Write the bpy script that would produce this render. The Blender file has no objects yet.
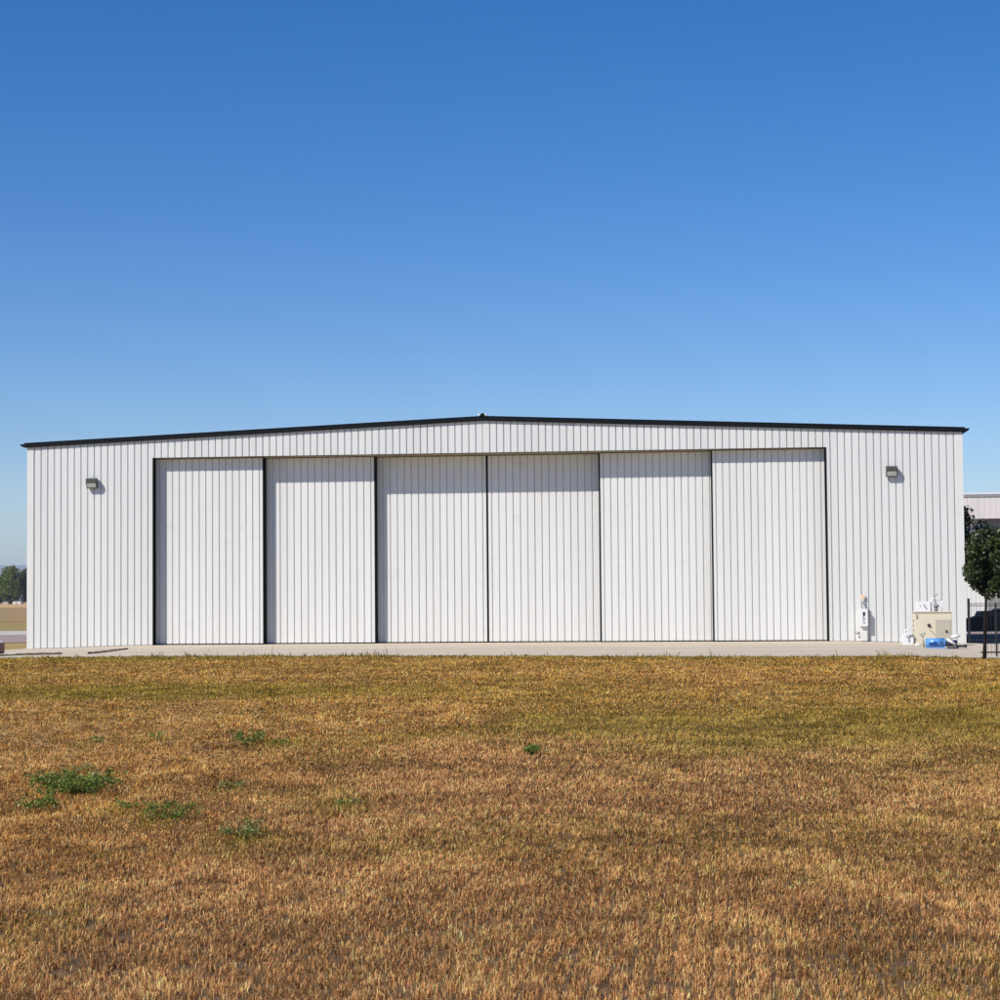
import bpy, math, random
import numpy as np
R = math.radians
random.seed(7)
rng = np.random.default_rng(11)
sc = bpy.context.scene
COL = sc.collection

# ------------------------------------------------------------------ helpers
def tag(o, label=None, cat=None, group=None, kind=None):
    if label: o['label'] = label
    if cat: o['category'] = cat
    if group: o['group'] = group
    if kind: o['kind'] = kind
    return o

def empty(name, loc, rz=0):
    o = bpy.data.objects.new(name, None)
    COL.objects.link(o)
    o.location = loc
    o.rotation_euler = (0, 0, rz)
    o.empty_display_size = 0.3
    return o

class MB:
    """collects shapes, then becomes one mesh object"""
    def __init__(s):
        s.v = []; s.f = []; s.sm = []
    def poly(s, pts, faces, smooth=False):
        b = len(s.v)
        s.v += [tuple(p) for p in pts]
        for f in faces:
            s.f.append(tuple(b + i for i in f)); s.sm.append(smooth)
    def box(s, x0, x1, y0, y1, z0, z1):
        s.poly([(x0,y0,z0),(x1,y0,z0),(x1,y1,z0),(x0,y1,z0),(x0,y0,z1),(x1,y0,z1),(x1,y1,z1),(x0,y1,z1)],
               [(3,2,1,0),(4,5,6,7),(0,1,5,4),(1,2,6,5),(2,3,7,6),(3,0,4,7)])
    def bar(s, a, b, r, n=8, r2=None, cap=True):
        a = np.array(a, float); b = np.array(b, float)
        if r2 is None: r2 = r
        d = b - a; d /= np.linalg.norm(d)
        t = np.array((0,0,1.)) if abs(d[2]) < .9 else np.array((1.,0,0))
        u = np.cross(d, t); u /= np.linalg.norm(u); w = np.cross(d, u)
        pts = []
        for (c, rr) in ((a, r), (b, r2)):
            for i in range(n):
                an = 2*math.pi*i/n + math.pi/n
                pts.append(c + rr*(math.cos(an)*u + math.sin(an)*w))
        fs = [(i, (i+1) % n, n+(i+1) % n, n+i) for i in range(n)]
        if cap: fs += [tuple(range(n-1, -1, -1)), tuple(range(n, 2*n))]
        s.poly(pts, fs, n > 6)
    def tube(s, pts, r, n=8):
        for a, b in zip(pts[:-1], pts[1:]): s.bar(a, b, r, n)
    def prism(s, pts2, a, b, axis='y'):
        """extrude closed 2D outline (p,q): axis y -> (p, t, q); axis x -> (t, p, q)"""
        n = len(pts2)
        def P(p, q, t): return (p, t, q) if axis == 'y' else (t, p, q)
        pts = [P(p, q, a) for p, q in pts2] + [P(p, q, b) for p, q in pts2]
        fs = [(i, (i+1) % n, n+(i+1) % n, n+i) for i in range(n)] + [tuple(range(n-1, -1, -1)), tuple(range(n, 2*n))]
        s.poly(pts, fs)
    def sphere(s, c, r, n=10, m=6, sc3=(1,1,1)):
        pts = []; fs = []
        for j in range(m+1):
            th = math.pi*j/m
            for i in range(n):
                ph = 2*math.pi*i/n
                pts.append((c[0]+r*sc3[0]*math.sin(th)*math.cos(ph), c[1]+r*sc3[1]*math.sin(th)*math.sin(ph), c[2]+r*sc3[2]*math.cos(th)))
        for j in range(m):
            for i in range(n):
                fs.append((j*n+i, (j+1)*n+i, (j+1)*n+(i+1) % n, j*n+(i+1) % n))
        s.poly(pts, fs, True)
    def build(s, name, mat, parent=None, bevel=0, recalc=True):
        import bmesh
        me = bpy.data.meshes.new(name)
        me.from_pydata(s.v, [], s.f)
        me.polygons.foreach_set('use_smooth', s.sm)
        if recalc:
            bm = bmesh.new(); bm.from_mesh(me)
            bmesh.ops.recalc_face_normals(bm, faces=bm.faces)
            bm.to_mesh(me); bm.free()
        me.materials.append(mat)
        o = bpy.data.objects.new(name, me)
        COL.objects.link(o)
        if parent: o.parent = parent
        if bevel:
            m = o.modifiers.new('bevel', 'BEVEL'); m.width = bevel; m.segments = 2; m.limit_method = 'ANGLE'; m.angle_limit = R(40)
        return o

# ------------------------------------------------------------------ materials
def mat(name, col, rough=.6, metal=0, spec=.5, noise=None, bump=None, trans=0):
    """noise: (scale3, amount, colour2) mixes col towards colour2 by procedural noise"""
    m = bpy.data.materials.new(name); m.use_nodes = True
    nt = m.node_tree; N = nt.nodes; L = nt.links
    b = N['Principled BSDF']
    b.inputs['Base Color'].default_value = (*col, 1)
    b.inputs['Roughness'].default_value = rough
    b.inputs['Metallic'].default_value = metal
    b.inputs['Specular IOR Level'].default_value = spec
    tc = N.new('ShaderNodeTexCoord')
    src = None
    for (s3, amt, c2, lo, hi) in (noise or []):
        mp = N.new('ShaderNodeMapping'); mp.inputs['Scale'].default_value = s3
        L.new(tc.outputs['Object'], mp.inputs['Vector'])
        n = N.new('ShaderNodeTexNoise'); n.inputs['Scale'].default_value = 1; n.inputs['Detail'].default_value = 5; n.inputs['Roughness'].default_value = .6
        L.new(mp.outputs[0], n.inputs['Vector'])
        r = N.new('ShaderNodeMapRange'); r.inputs['From Min'].default_value = lo; r.inputs['From Max'].default_value = hi; r.inputs['To Max'].default_value = amt
        L.new(n.outputs['Fac'], r.inputs['Value'])
        mx = N.new('ShaderNodeMix'); mx.data_type = 'RGBA'
        L.new(r.outputs[0], mx.inputs['Factor'])
        if src is None: mx.inputs['A'].default_value = (*col, 1)
        else: L.new(src, mx.inputs['A'])
        mx.inputs['B'].default_value = (*c2, 1)
        src = mx.outputs['Result']
    if src is not None: L.new(src, b.inputs['Base Color'])
    if bump:
        n = N.new('ShaderNodeTexNoise'); n.inputs['Scale'].default_value = bump[0]; n.inputs['Detail'].default_value = 4
        L.new(tc.outputs['Object'], n.inputs['Vector'])
        bp = N.new('ShaderNodeBump'); bp.inputs['Strength'].default_value = bump[1]; bp.inputs['Distance'].default_value = bump[2]
        L.new(n.outputs['Fac'], bp.inputs['Height']); L.new(bp.outputs[0], b.inputs['Normal'])
    return m

M = {}
# white painted metal siding: mild panel to panel tone changes, faint vertical streaks, dust
M['siding'] = mat('white painted siding', (0.69,0.69,0.66), .5, spec=.35, noise=[
    ((.9,.3,.05), .35, (0.587,0.586,0.564), .42, .62), ((14,1,.25), .22, (0.538,0.541,0.527), .50, .75), ((3,1,2.5), .12, (0.57,0.558,0.507), .58, .72)])
M['door_siding'] = mat('white painted door siding', (0.725,0.72,0.69), .5, spec=.35, noise=[
    ((.8,.3,.08), .3, (0.619,0.607,0.564), .42, .62), ((12,1,.2), .2, (0.554,0.549,0.523), .50, .75), ((1.1,1,1.3), .35, (0.538,0.537,0.515), .62, .74)])
M['trim_white'] = mat('white trim', (0.69,0.684,0.645), .45, noise=[((2,2,.6), .3, (0.57,0.566,0.531), .45, .7)])
M['fascia'] = mat('dark navy fascia', (.004,.005,.007), .55, spec=.15, noise=[((1,3,3), .4, (.008,.009,.011), .4, .7)])
M['rubber'] = mat('black rubber seal', (.005,.005,.003), .9, spec=.1, noise=[((3,3,1), .5, (.010,.009,.008), .45, .7)])
M['soffit'] = mat('dusty beige soffit', (.40,.35,.27), .7, noise=[((1.2,2,2), .5, (.25,.21,.15), .4, .7)])
M['roofing'] = mat('galvanised roofing', (.45,.46,.47), .45, metal=.5, noise=[((.5,2,1), .4, (.35,.35,.35), .4, .7)])
M['bronze'] = mat('bronze lamp housing', (.060,.058,.052), .5, noise=[((12,12,12), .4, (.09,.085,.075), .4, .7)])
M['lens'] = mat('prismatic lamp lens', (.50,.50,.46), .25, noise=[((60,4,4), .6, (.36,.36,.32), .4, .6)])
M['concrete'] = mat('concrete apron', (0.585,0.479,0.339), .85, noise=[
    ((.12,.5,1), .55, (0.499,0.428,0.328), .42, .62), ((1.5,1.5,1), .3, (0.43,0.353,0.265), .5, .75), ((.10,1.0,1), .8, (0.67,0.58,0.45), .50, .62), ((.07,1.6,1), .5, (0.45,0.38,0.30), .52, .64)], bump=(30,.2,.01))
M['asphalt'] = mat('old asphalt', (.050,.052,.062), .9, noise=[((.4,.4,1), .5, (.075,.075,.082), .4, .65), ((20,20,1), .4, (.035,.035,.038), .5, .7)], bump=(60,.3,.01))
M['road'] = mat('mauve grey road', (0.351,0.255,0.216), .9, noise=[((.05,.5,1), .5, (0.399,0.299,0.256), .4, .65), ((5,5,1), .3, (0.237,0.185,0.168), .5, .7)], bump=(40,.2,.01))
M['gravel'] = mat('pale gravel shoulder', (0.595,0.515,0.416), .9, noise=[((.2,1,1), .4, (0.391,0.349,0.296), .4, .65), ((9,9,1), .3, (0.306,0.274,0.232), .5, .7)], bump=(30,.4,.02))
M['dark_brown'] = mat('mottled dark brown', (.085,.055,.028), .95, noise=[((1.5,4,1), .7, (.13,.095,.04), .45, .6), ((9,9,1), .5, (.07,.05,.03), .5, .65)], bump=(20,.6,.03))
M['ground'] = mat('dry ground', (0.136,0.0777,0.0297), .95, noise=[  # base darkened so gaps between the grass blades read as shaded
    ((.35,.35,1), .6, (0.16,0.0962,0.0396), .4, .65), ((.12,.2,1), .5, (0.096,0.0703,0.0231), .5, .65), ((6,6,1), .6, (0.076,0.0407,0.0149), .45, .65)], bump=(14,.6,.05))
M['verge'] = mat('yellow verge grass', (0.391,0.271,0.084), .95, noise=[((.06,.25,1), .7, (0.306,0.238,0.063), .42, .6), ((.3,1.2,1), .6, (0.391,0.23,0.077), .5, .68), ((4,4,1), .4, (0.17,0.123,0.035), .5, .7), ((1.2,.15,1), .8, (0.30,0.19,0.06), .45, .62), ((.8,.1,1), .7, (0.20,0.20,0.04), .5, .64)], bump=(6,.6,.1))
M['field_near'] = mat('brown meadow', (0.352,0.208,0.093), .95, noise=[((.02,.06,1), .7, (0.317,0.2,0.0744), .42, .6), ((.1,.3,1), .6, (0.229,0.128,0.0496), .5, .68), ((.9,.12,1), .8, (0.42,0.29,0.11), .45, .62), ((.25,.05,1), .6, (0.26,0.19,0.06), .48, .6)], bump=(2,.6,.2))
M['field_far'] = mat('orange stubble field', (0.595,0.357,0.14), .95, noise=[((.005,.02,1), .6, (0.527,0.332,0.133), .42, .6)], bump=(1,.5,.3))
M['hills'] = mat('distant hills', (.26,.23,.24), .95, noise=[((.001,.001,.004), .6, (.14,.12,.10), .4, .65)])  # pale base colour carries part of the haze over the hills
M['iron'] = mat('black iron fence', (.012,.012,.012), .5, noise=[((5,5,2), .4, (.022,.018,.015), .45, .7)])
M['bark'] = mat('tree bark', (.014,.011,.009), .95, spec=.1, noise=[((8,8,2), .6, (.026,.021,.017), .4, .65)], bump=(20,.6,.02))
M['beige'] = mat('beige cabinet paint', (0.666,0.594,0.441), .5, noise=[((1.5,1.5,1), .35, (0.621,0.567,0.45), .4, .7), ((9,2,1), .25, (0.495,0.432,0.324), .58, .75)])
M['beige_door'] = mat('taupe cabinet panel', (0.468,0.423,0.333), .5, noise=[((2,2,1), .35, (0.423,0.378,0.297), .4, .7)])
M['white_box'] = mat('white enclosure', (0.738,0.738,0.738), .45, noise=[((3,3,3), .3, (0.648,0.639,0.621), .45, .7)])
M['grey_box'] = mat('grey fitting', (.20,.20,.22), .5, noise=[((9,9,9), .4, (.30,.30,.31), .4, .7)])
M['black_box'] = mat('black fitting', (.02,.02,.02), .4, noise=[((9,9,9), .4, (.04,.038,.035), .4, .7)])
M['peach'] = mat('peach plate', (.80,.56,.36), .5, noise=[((9,9,9), .4, (.75,.60,.44), .4, .7)])
M['galv'] = mat('galvanised conduit', (.36,.36,.33), .4, metal=.4, noise=[((12,12,3), .4, (.26,.26,.24), .4, .7)])
M['blue'] = mat('blue tank paint', (.10,.31,.68), .35, noise=[((5,5,5), .4, (.16,.38,.70), .4, .7)])
M['blue_dark'] = mat('dark blue lettering', (.012,.045,.19), .4, noise=[((9,9,9), .3, (.02,.06,.22), .4, .7)])
M['navy'] = mat('navy motor casing', (.014,.017,.045), .4, noise=[((9,9,9), .4, (.03,.03,.06), .4, .7)])
M['tarp'] = mat('black tarpaulin', (.010,.011,.010), .75, noise=[((2,2,2), .5, (.018,.018,.015), .4, .7)], bump=(4,.5,.05))
M['b2_fascia'] = mat('pinkish white metal fascia', (.74,.66,.60), .6, noise=[((1.5,1,.2), .4, (.58,.54,.50), .45, .65)])
M['b2_wall'] = mat('cream metal wall', (.84,.80,.73), .6, noise=[((1.2,1,.2), .35, (.78,.74,.67), .45, .65)])
M['b2_grey'] = mat('grey ribbed shutter', (.34,.32,.29), .6, noise=[((1.2,1,.2), .35, (.29,.27,.24), .45, .65)])
M['car_red'] = mat('dark red car paint', (.17,.004,.014), .45, spec=.2, noise=[((3,3,3), .2, (.12,.01,.02), .4, .7)])
M['car_pale'] = mat('pale blue-grey bonnet', (.62,.66,.74), .2, noise=[((3,3,3), .2, (.55,.6,.68), .4, .7)])  # pale blue-grey cover laid over the red body's bonnet
M['glass'] = mat('dark car glass', (.012,.015,.02), .06, noise=[((1,1,1), .2, (.02,.02,.02), .4, .7)])
M['tyre'] = mat('tyre rubber', (.018,.018,.018), .9, noise=[((9,9,9), .4, (.03,.03,.03), .4, .7)])
M['rim'] = mat('alloy rim', (.5,.5,.52), .3, metal=.7, noise=[((9,9,9), .3, (.4,.4,.42), .4, .7)])
M['headlight'] = mat('headlight lens', (.62,.68,.70), .12, noise=[((9,9,9), .3, (.5,.55,.58), .4, .7)])

def leafmat(name, c1, c2, c3, tr=.25):
    """leaf colour varies with each leaf's own random value"""
    m = bpy.data.materials.new(name); m.use_nodes = True
    nt = m.node_tree; N = nt.nodes; L = nt.links
    b = N['Principled BSDF']; b.inputs['Roughness'].default_value = .45; b.inputs['Specular IOR Level'].default_value = .5
    a = N.new('ShaderNodeAttribute'); a.attribute_name = 'rnd'
    cr = N.new('ShaderNodeValToRGB'); cr.color_ramp.elements[0].color = (*c1, 1); cr.color_ramp.elements[1].color = (*c3, 1)
    e = cr.color_ramp.elements.new(.5); e.color = (*c2, 1)
    L.new(a.outputs['Fac'], cr.inputs[0]); L.new(cr.outputs[0], b.inputs['Base Color'])
    t = N.new('ShaderNodeBsdfTranslucent'); L.new(cr.outputs[0], t.inputs['Color'])
    mx = N.new('ShaderNodeMixShader'); mx.inputs[0].default_value = tr
    L.new(b.outputs[0], mx.inputs[1]); L.new(t.outputs[0], mx.inputs[2]); L.new(mx.outputs[0], N['Material Output'].inputs[0])
    return m
M['leaf_dark'] = leafmat('dark green leaves', (.010,.018,.003), (.028,.045,.011), (.14,.17,.04))
M['leaf_olive'] = leafmat('olive green leaves', (.03,.05,.008), (.11,.16,.015), (.28,.36,.05))
M['leaf_weed'] = leafmat('weed leaves', (.085,.12,.012), (.15,.20,.022), (.27,.32,.05), .25)
M['leaf_pale'] = leafmat('pale weed leaves', (.13,.16,.03), (.22,.25,.06), (.36,.36,.10), .25)

def gmat():
    m = bpy.data.materials.new('dry grass blades'); m.use_nodes = True
    nt = m.node_tree; N = nt.nodes; L = nt.links
    b = N['Principled BSDF']; b.inputs['Roughness'].default_value = .6; b.inputs['Specular IOR Level'].default_value = .25
    a = N.new('ShaderNodeAttribute'); a.attribute_name = 'blade'
    L.new(a.outputs['Color'], b.inputs['Base Color'])
    t = N.new('ShaderNodeBsdfTranslucent'); L.new(a.outputs['Color'], t.inputs['Color'])
    mx = N.new('ShaderNodeMixShader'); mx.inputs[0].default_value = .35
    L.new(b.outputs[0], mx.inputs[1]); L.new(t.outputs[0], mx.inputs[2]); L.new(mx.outputs[0], N['Material Output'].inputs[0])
    return m
M['grass'] = gmat()

# ------------------------------------------------------------------ terrain
def sm(t): t = np.clip(t, 0, 1); return t*t*(3-2*t)
def gz(x, y):
    """gentle fall of the ground towards the two corners of the hangar"""
    return -.12*sm((np.abs(x)-15)/5.0)*sm((y+32)/12)*sm((42-y)/20)

def nonuni(core, step, far):
    a = list(np.arange(-core, core+1e-6, step)); x = core; s = step
    while x < far:
        s *= 1.6; x += s; a.append(x); a.insert(0, -x)
    return np.array(a)
def sheet(name, xs, ys, dz, m, label=None, kind='structure'):
    X, Y = np.meshgrid(xs, ys); Z = gz(X, Y) + dz
    nx, ny = len(xs), len(ys)
    pts = np.stack([X, Y, Z], -1).reshape(-1, 3)
    fs = [(j*nx+i, j*nx+i+1, (j+1)*nx+i+1, (j+1)*nx+i) for j in range(ny-1) for i in range(nx-1)]
    me = bpy.data.meshes.new(name); me.from_pydata(pts.tolist(), [], fs); me.materials.append(m)
    o = bpy.data.objects.new(name, me); COL.objects.link(o); o['kind'] = kind
    return o
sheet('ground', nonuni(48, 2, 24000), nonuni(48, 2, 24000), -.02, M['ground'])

# edge of the grass against the concrete
EX = np.array([-70, -25, -17.5, -14.5, -9.8, -5.5, 2.2, 9.9, 13.4, 17.7, 24, 60.])
EY = np.array([-20, -19.5, -18.4, -17.2, -16.3, -16.6, -17.9, -20.0, -20.6, -20.0, -20.0, -20.])
def edge(x): return np.interp(x, EX, EY) + .12*np.sin(x*1.7) + .08*np.sin(x*4.1+1)
def apron():
    xs = np.arange(-60, 45.01, .5)
    rows = 14
    pts = []; fs = []
    for x in xs:
        y0 = float(edge(x)) - .25
        if x < -20.6: y1 = -4.6
        elif x <= 20.6: y1 = 1.6
        else: y1 = -1.2
        for j in range(rows):
            t = j/(rows-1); y = y0 + (y1-y0)*t
            pts.append((x, y, float(gz(x, y)) + .004))
        # a real edge down into the soil
        pts.append((x, y0, -.3))
    R1 = rows+1
    for i in range(len(xs)-1):
        for j in range(rows-1):
            fs.append((i*R1+j, (i+1)*R1+j, (i+1)*R1+j+1, i*R1+j+1))
        fs.append((i*R1+rows, (i+1)*R1+rows, (i+1)*R1, i*R1))
    me = bpy.data.meshes.new('apron'); me.from_pydata(pts, [], fs); me.materials.append(M['concrete'])
    o = bpy.data.objects.new('apron', me); COL.objects.link(o); o['kind'] = 'structure'
apron()
# expansion joints of the apron: thin dark lines 4 mm above it
jm = MB()
for x in ():
    ys_ = np.linspace(float(edge(x)), -.05, 12)
    for a, b in zip(ys_[:-1], ys_[1:]):
        za, zb = float(gz(x, a))+.008, float(gz(x, b))+.008
        jm.poly([(x-.012,a,za),(x+.012,a,za),(x+.012,b,zb),(x-.012,b,zb)], [(0,1,2,3)])
for y in (-9.4,):
    xs_ = np.arange(-17, 20, 1.)
    for a, b in zip(xs_[:-1], xs_[1:]):
        za, zb = float(gz(a, y))+.0085, float(gz(b, y))+.0085
        jm.poly([(a,y-.015,za),(b,y-.015,zb),(b,y+.015,zb),(a,y+.015,za)], [(0,1,2,3)])
o = jm.build('pavement_joints', M['dark_brown'], recalc=False); o['kind'] = 'structure'

sheet('road', np.linspace(-400, 120, 105), np.array([13.6, 17, 22, 27, 31.2]), -.004, M['road'])
sheet('road_shoulder', np.linspace(-400, 120, 105), np.array([31.2, 35, 42.5]), .0, M['gravel'])
sheet('grass_verge', np.linspace(-400, -20.9, 100), np.linspace(-4.3, 12.9, 18), -.006, M['verge'])
sheet('verge', np.linspace(-400, 20, 60), np.array([42.6, 60, 95]), -.004, M['verge'])
sheet('meadow', np.linspace(-900, 100, 20), np.array([95.1, 200, 408]), .01, M['field_near'])
sheet('field', np.linspace(-2500, 600, 20), np.array([408.2, 600, 900, 1500]), .03, M['field_far'])
sheet('side_yard', np.linspace(20.9, 70, 50), np.linspace(-1.1, 13.5, 16), -.006, M['asphalt'])
sheet('far_yard', np.linspace(14, 90, 20), np.linspace(42.6, 58, 6), .004, M['asphalt'])

# two long low dark brown strips on the left end of the apron
def add_strip(pts, seed, label):
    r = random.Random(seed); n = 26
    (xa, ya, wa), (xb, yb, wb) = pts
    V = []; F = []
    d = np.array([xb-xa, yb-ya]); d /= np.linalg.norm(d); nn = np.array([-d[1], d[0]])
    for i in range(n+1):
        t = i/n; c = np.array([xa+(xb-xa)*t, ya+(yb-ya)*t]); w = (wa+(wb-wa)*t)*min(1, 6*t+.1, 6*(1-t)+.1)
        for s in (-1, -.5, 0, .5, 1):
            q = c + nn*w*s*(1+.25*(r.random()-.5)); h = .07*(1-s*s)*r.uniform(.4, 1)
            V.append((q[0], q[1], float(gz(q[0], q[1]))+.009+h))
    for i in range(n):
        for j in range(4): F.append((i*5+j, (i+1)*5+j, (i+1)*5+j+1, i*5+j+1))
    me = bpy.data.meshes.new('dark_strip'); me.from_pydata(V, [], F); me.materials.append(M['dark_brown'])
    o = bpy.data.objects.new('dark_strip', me); COL.objects.link(o); o['kind'] = 'structure'
add_strip([(-17.6, -14.6, .3), (-14.6, -12.6, .9)], 1, '')
add_strip([(-13.5, -12.9, .26), (-13.95, -6.2, .08)], 2, '')

# hills on the horizon
def hills():
    n = 240; xs = np.linspace(-14000, 6000, n); V = []; F = []
    r = np.random.default_rng(3)
    k = sum(a*np.sin(xs*f+p) for a, f, p in ((28, .00045, 1.2), (14, .0014, .3), (7, .0041, 2.), (4, .011, .7)))
    h = 268 + k - k[np.argmin(abs(xs+5400))]
    for i, x in enumerate(xs):
        V += [(x, 14000, -2), (x, 14400+100*math.sin(i*.7), h[i]*.45), (x, 15000, h[i]), (x, 16400, -2)]
    for i in range(n-1):
        for j in range(3): F.append((i*4+j, (i+1)*4+j, (i+1)*4+j+1, i*4+j+1))
    me = bpy.data.meshes.new('hills'); me.from_pydata(V, [], F); me.materials.append(M['hills'])
    o = bpy.data.objects.new('hills', me); COL.objects.link(o); o['kind'] = 'structure'
hills()

# ------------------------------------------------------------------ hangar
HW = 20.4; EAVE = 8.82; RIDGE = 9.66; OP = 14.69; OH = 8.26; DEEP = 11.5; STEP = .45
PER = 40.1/132
def ztop(x): return EAVE + (RIDGE-EAVE)*(1-abs(x)/HW)
def ribprofile(x0, x1, phase=0., per=PER, h=.043):
    """(x, depth) stations of a trapezoid rib sheet from x0 to x1; ribs sit on a fixed grid"""
    out = [(x0, 0.)]
    k0 = math.floor((x0-phase)/per)-1
    k = k0
    while True:
        a = phase + k*per; k += 1
        if a > x1: break
        if abs(x0+HW-.10) < .01 and a < x0+.20: continue
        if abs(x1-HW+.10) < .01 and a > x1-.20: continue
        for dx, dd in ((-.027, 0), (-.019, -h*1.35), (.019, -h*1.35), (.027, 0), (.090, 0), (.105, .003), (.120, 0), (.180, 0), (.195, .003), (.210, 0)):
            x = a + dx
            if x0 + .004 < x < x1 - .004: out.append((x, dd))
    out.append((x1, 0.))
    out.sort()
    return out
def ribbed(mb, x0, x1, y, zb, zt, phase=0., per=PER, h=.043, closed=False):
    """sheet facing -Y; zb, zt functions of x or numbers"""
    pr = ribprofile(x0, x1, phase, per, h)
    f0 = zb if callable(zb) else (lambda x: zb); f1 = zt if callable(zt) else (lambda x: zt)
    V = []; F = []
    for x, d in pr: V += [(x, y-d, f0(x)), (x, y-d, f1(x))]
    for i in range(len(pr)-1): F.append((2*i, 2*i+2, 2*i+3, 2*i+1))
    mb.poly(V, F)
def gb(x): return float(gz(np.float64(x), np.float64(-.05)))+.03

hangar = empty('hangar', (0, 0, 0))
tag(hangar, 'long white ribbed metal hangar with dark roof trim and six tall sliding doors', 'hangar')
fw = MB()
PH = -HW + .33
ribbed(fw, -HW+.10, -OP, 0, gb, lambda x: ztop(x)-.02, PH)
ribbed(fw, OP, HW-.10, 0, gb, lambda x: ztop(x)-.02, PH)
# header, in two halves for the roof slope
ribbed(fw, -OP, 0, 0, OH, lambda x: ztop(x)-.02, PH)
ribbed(fw, 0, OP, 0, OH, lambda x: ztop(x)-.02, PH)
fw.build('front_wall', M['siding'], hangar, recalc=False)
# backing so no light leaks through the sheet
bk = MB()
for x0, x1, zb in ((-HW+.1, -OP, -.3), (OP, HW-.1, -.3)):
    bk.prism([(x0, zb), (x1, zb), (x1, ztop(x1)-.05), (x0, ztop(x0)-.05)], .075, .30)
bk.prism([(-OP, OH+.05), (OP, OH+.05), (OP, ztop(OP)-.05), (0, RIDGE-.05), (-OP, ztop(OP)-.05)], .075, .30)
bk.build('wall_framing', M['soffit'], hangar)
# corner trims
for s in (-1, 1):
    c = MB(); x = s*HW
    c.box(min(x, x-s*.29), max(x, x-s*.29), -.012, .16, -.11, ztop(HW)-.02)
    c.build('corner_trim', M['trim_white'], hangar)
# side and rear walls
for s in (-1, 1):
    w = MB(); n = int(DEEP/PER)
    V = []; F = []
    for i in range(n+1):
        for dy, dd in ((0, 0), (.02, .04), (.055, .04), (.075, 0)):
            y = .17 + i*PER + dy
            if y > DEEP: continue
            V += [(s*(HW-.02+dd), y, -.15), (s*(HW-.02+dd), y, EAVE)]
    for i in range(len(V)//2-1): F.append((2*i, 2*i+2, 2*i+3, 2*i+1))
    w.poly(V, F); w.build('side_wall', M['siding'], hangar, recalc=False)
rw = MB()
rw.prism([(-HW, -.2), (HW, -.2), (HW, EAVE), (0, RIDGE), (-HW, EAVE)], DEEP, DEEP+.08)
rw.build('rear_wall', M['siding'], hangar)
# roof sheets and dark rake fascia
rf = MB()
for s in (-1, 1):
    a = (0, RIDGE+.10); b = (s*(HW+.16), ztop(HW+.16)+.10)
    rf.prism([a, b, (b[0], b[1]+.05), (a[0], a[1]+.05)], -.06, DEEP+.15)
rf.build('roof', M['roofing'], hangar)
fa = MB()
for s in (-1, 1):
    x1 = s*(HW+.10)
    p = [(0, RIDGE-.02), (x1, ztop(HW+.10)-.02), (x1, ztop(HW+.10)+.165), (0, RIDGE+.165)]
    fa.prism(p, -.11, -.045)                       # face board
    p = [(0, RIDGE+.165), (x1, ztop(HW+.10)+.165), (x1, ztop(HW+.10)+.19), (0, RIDGE+.19)]
    fa.prism(p, -.125, -.04)                      # top lip
    p = [(0, RIDGE-.02), (x1, ztop(HW+.10)-.02), (x1, ztop(HW+.10)+.01), (0, RIDGE+.01)]
    fa.prism(p, -.044, .015)                      # underside
fa.build('fascia', M['fascia'], hangar)
for s in (-1, 1):
    g = MB(); x = s*(HW+.11)
    zz = EAVE
    # K-style gutter with its end cap seen from the front
    pts = [(x, zz+.00), (x+s*.10, zz+.02), (x+s*.17, zz+.075), (x+s*.17, zz+.135), (x, zz+.135)]
    g.prism(pts, -.11, DEEP+.1)
    g.build('gutter', M['fascia'], hangar)
# ridge end: small cap with two bright screw heads
rc = MB(); rc.prism([(-.17, RIDGE+.20), (.17, RIDGE+.20), (.10, RIDGE+.26), (.02, RIDGE+.31), (-.10, RIDGE+.26)], -.15, .4)
rcap = rc.build('ridge_cap', M['fascia'], hangar)
for x in (-.15, .14):
    q = MB(); q.sphere((x, -.16, RIDGE+.225), .055, 10, 6); q.build('ridge_bolt', M['white_box'], rcap)
# door opening: jambs, soffit
for s in (-1, 1):
    j = MB()
    j.box(min(s*OP, s*(OP+.03)), max(s*OP, s*(OP+.03)), .003, 1.75, -.05, OH)
    j.box(min(s*OP, s*(OP-.07)), max(s*OP, s*(OP-.07)), -.03, .0, .0, OH-.001)
    j.build('door_jamb', M['rubber'], hangar)
so = MB(); so.box(-OP, OP, .006, 1.75, OH-.012, OH+.04)
tr = MB()
for k in (1, 2, 3):
    y = STEP*k + .06
    so.box(-OP, OP, y, y+.05, OH-.04, OH-.013)
tr.box(-OP, OP, -.012, .070, OH-.022, OH-.001)    # dark drip edge under the header
so.build('soffit', M['soffit'], hangar)
tr.build('drip_edge', M['rubber'], hangar)
inn = MB(); inn.box(-OP-.3, OP+.3, 1.76, 1.80, -.05, OH+.3); inn.build('inner_partition', M['rubber'], hangar)

# six doors, stepping back towards the middle
def door(x0, x1, k, seal):
    y = STEP*k
    d = MB()
    n = 16; per = (x1-x0)/n
    ribbed(d, x0, x1, y, .055, OH-.05, x0+per*.5, per, .036)
    d.box(x0, x1, y+.075, y+.12, .055, OH-.05)
    o = d.build('sliding_door', M['door_siding'], hangar, recalc=False)
    b = MB(); b.box(x0+.002, x1-.002, y-.012, y+.05, .006, .054); b.build('bottom_seal', M['rubber'], o)
    for sx in seal:
        e = MB()
        if sx < 0: e.box(x0-.065, x0-.001, y-.02, y+.42, .03, OH-.045)
        else: e.box(x1+.001, x1+.065, y-.02, y+.42, .03, OH-.045)
        e.build('edge_seal', M['rubber'], o)
    return o
door(-OP+.02, -9.85, 1, (1,))
door(-9.95, -4.95, 2, (1,))
door(-5.1, -.045, 3, (1,))
door(.045, 5.1, 3, ())
door(5.0, 9.9, 2, (-1,))
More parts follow.
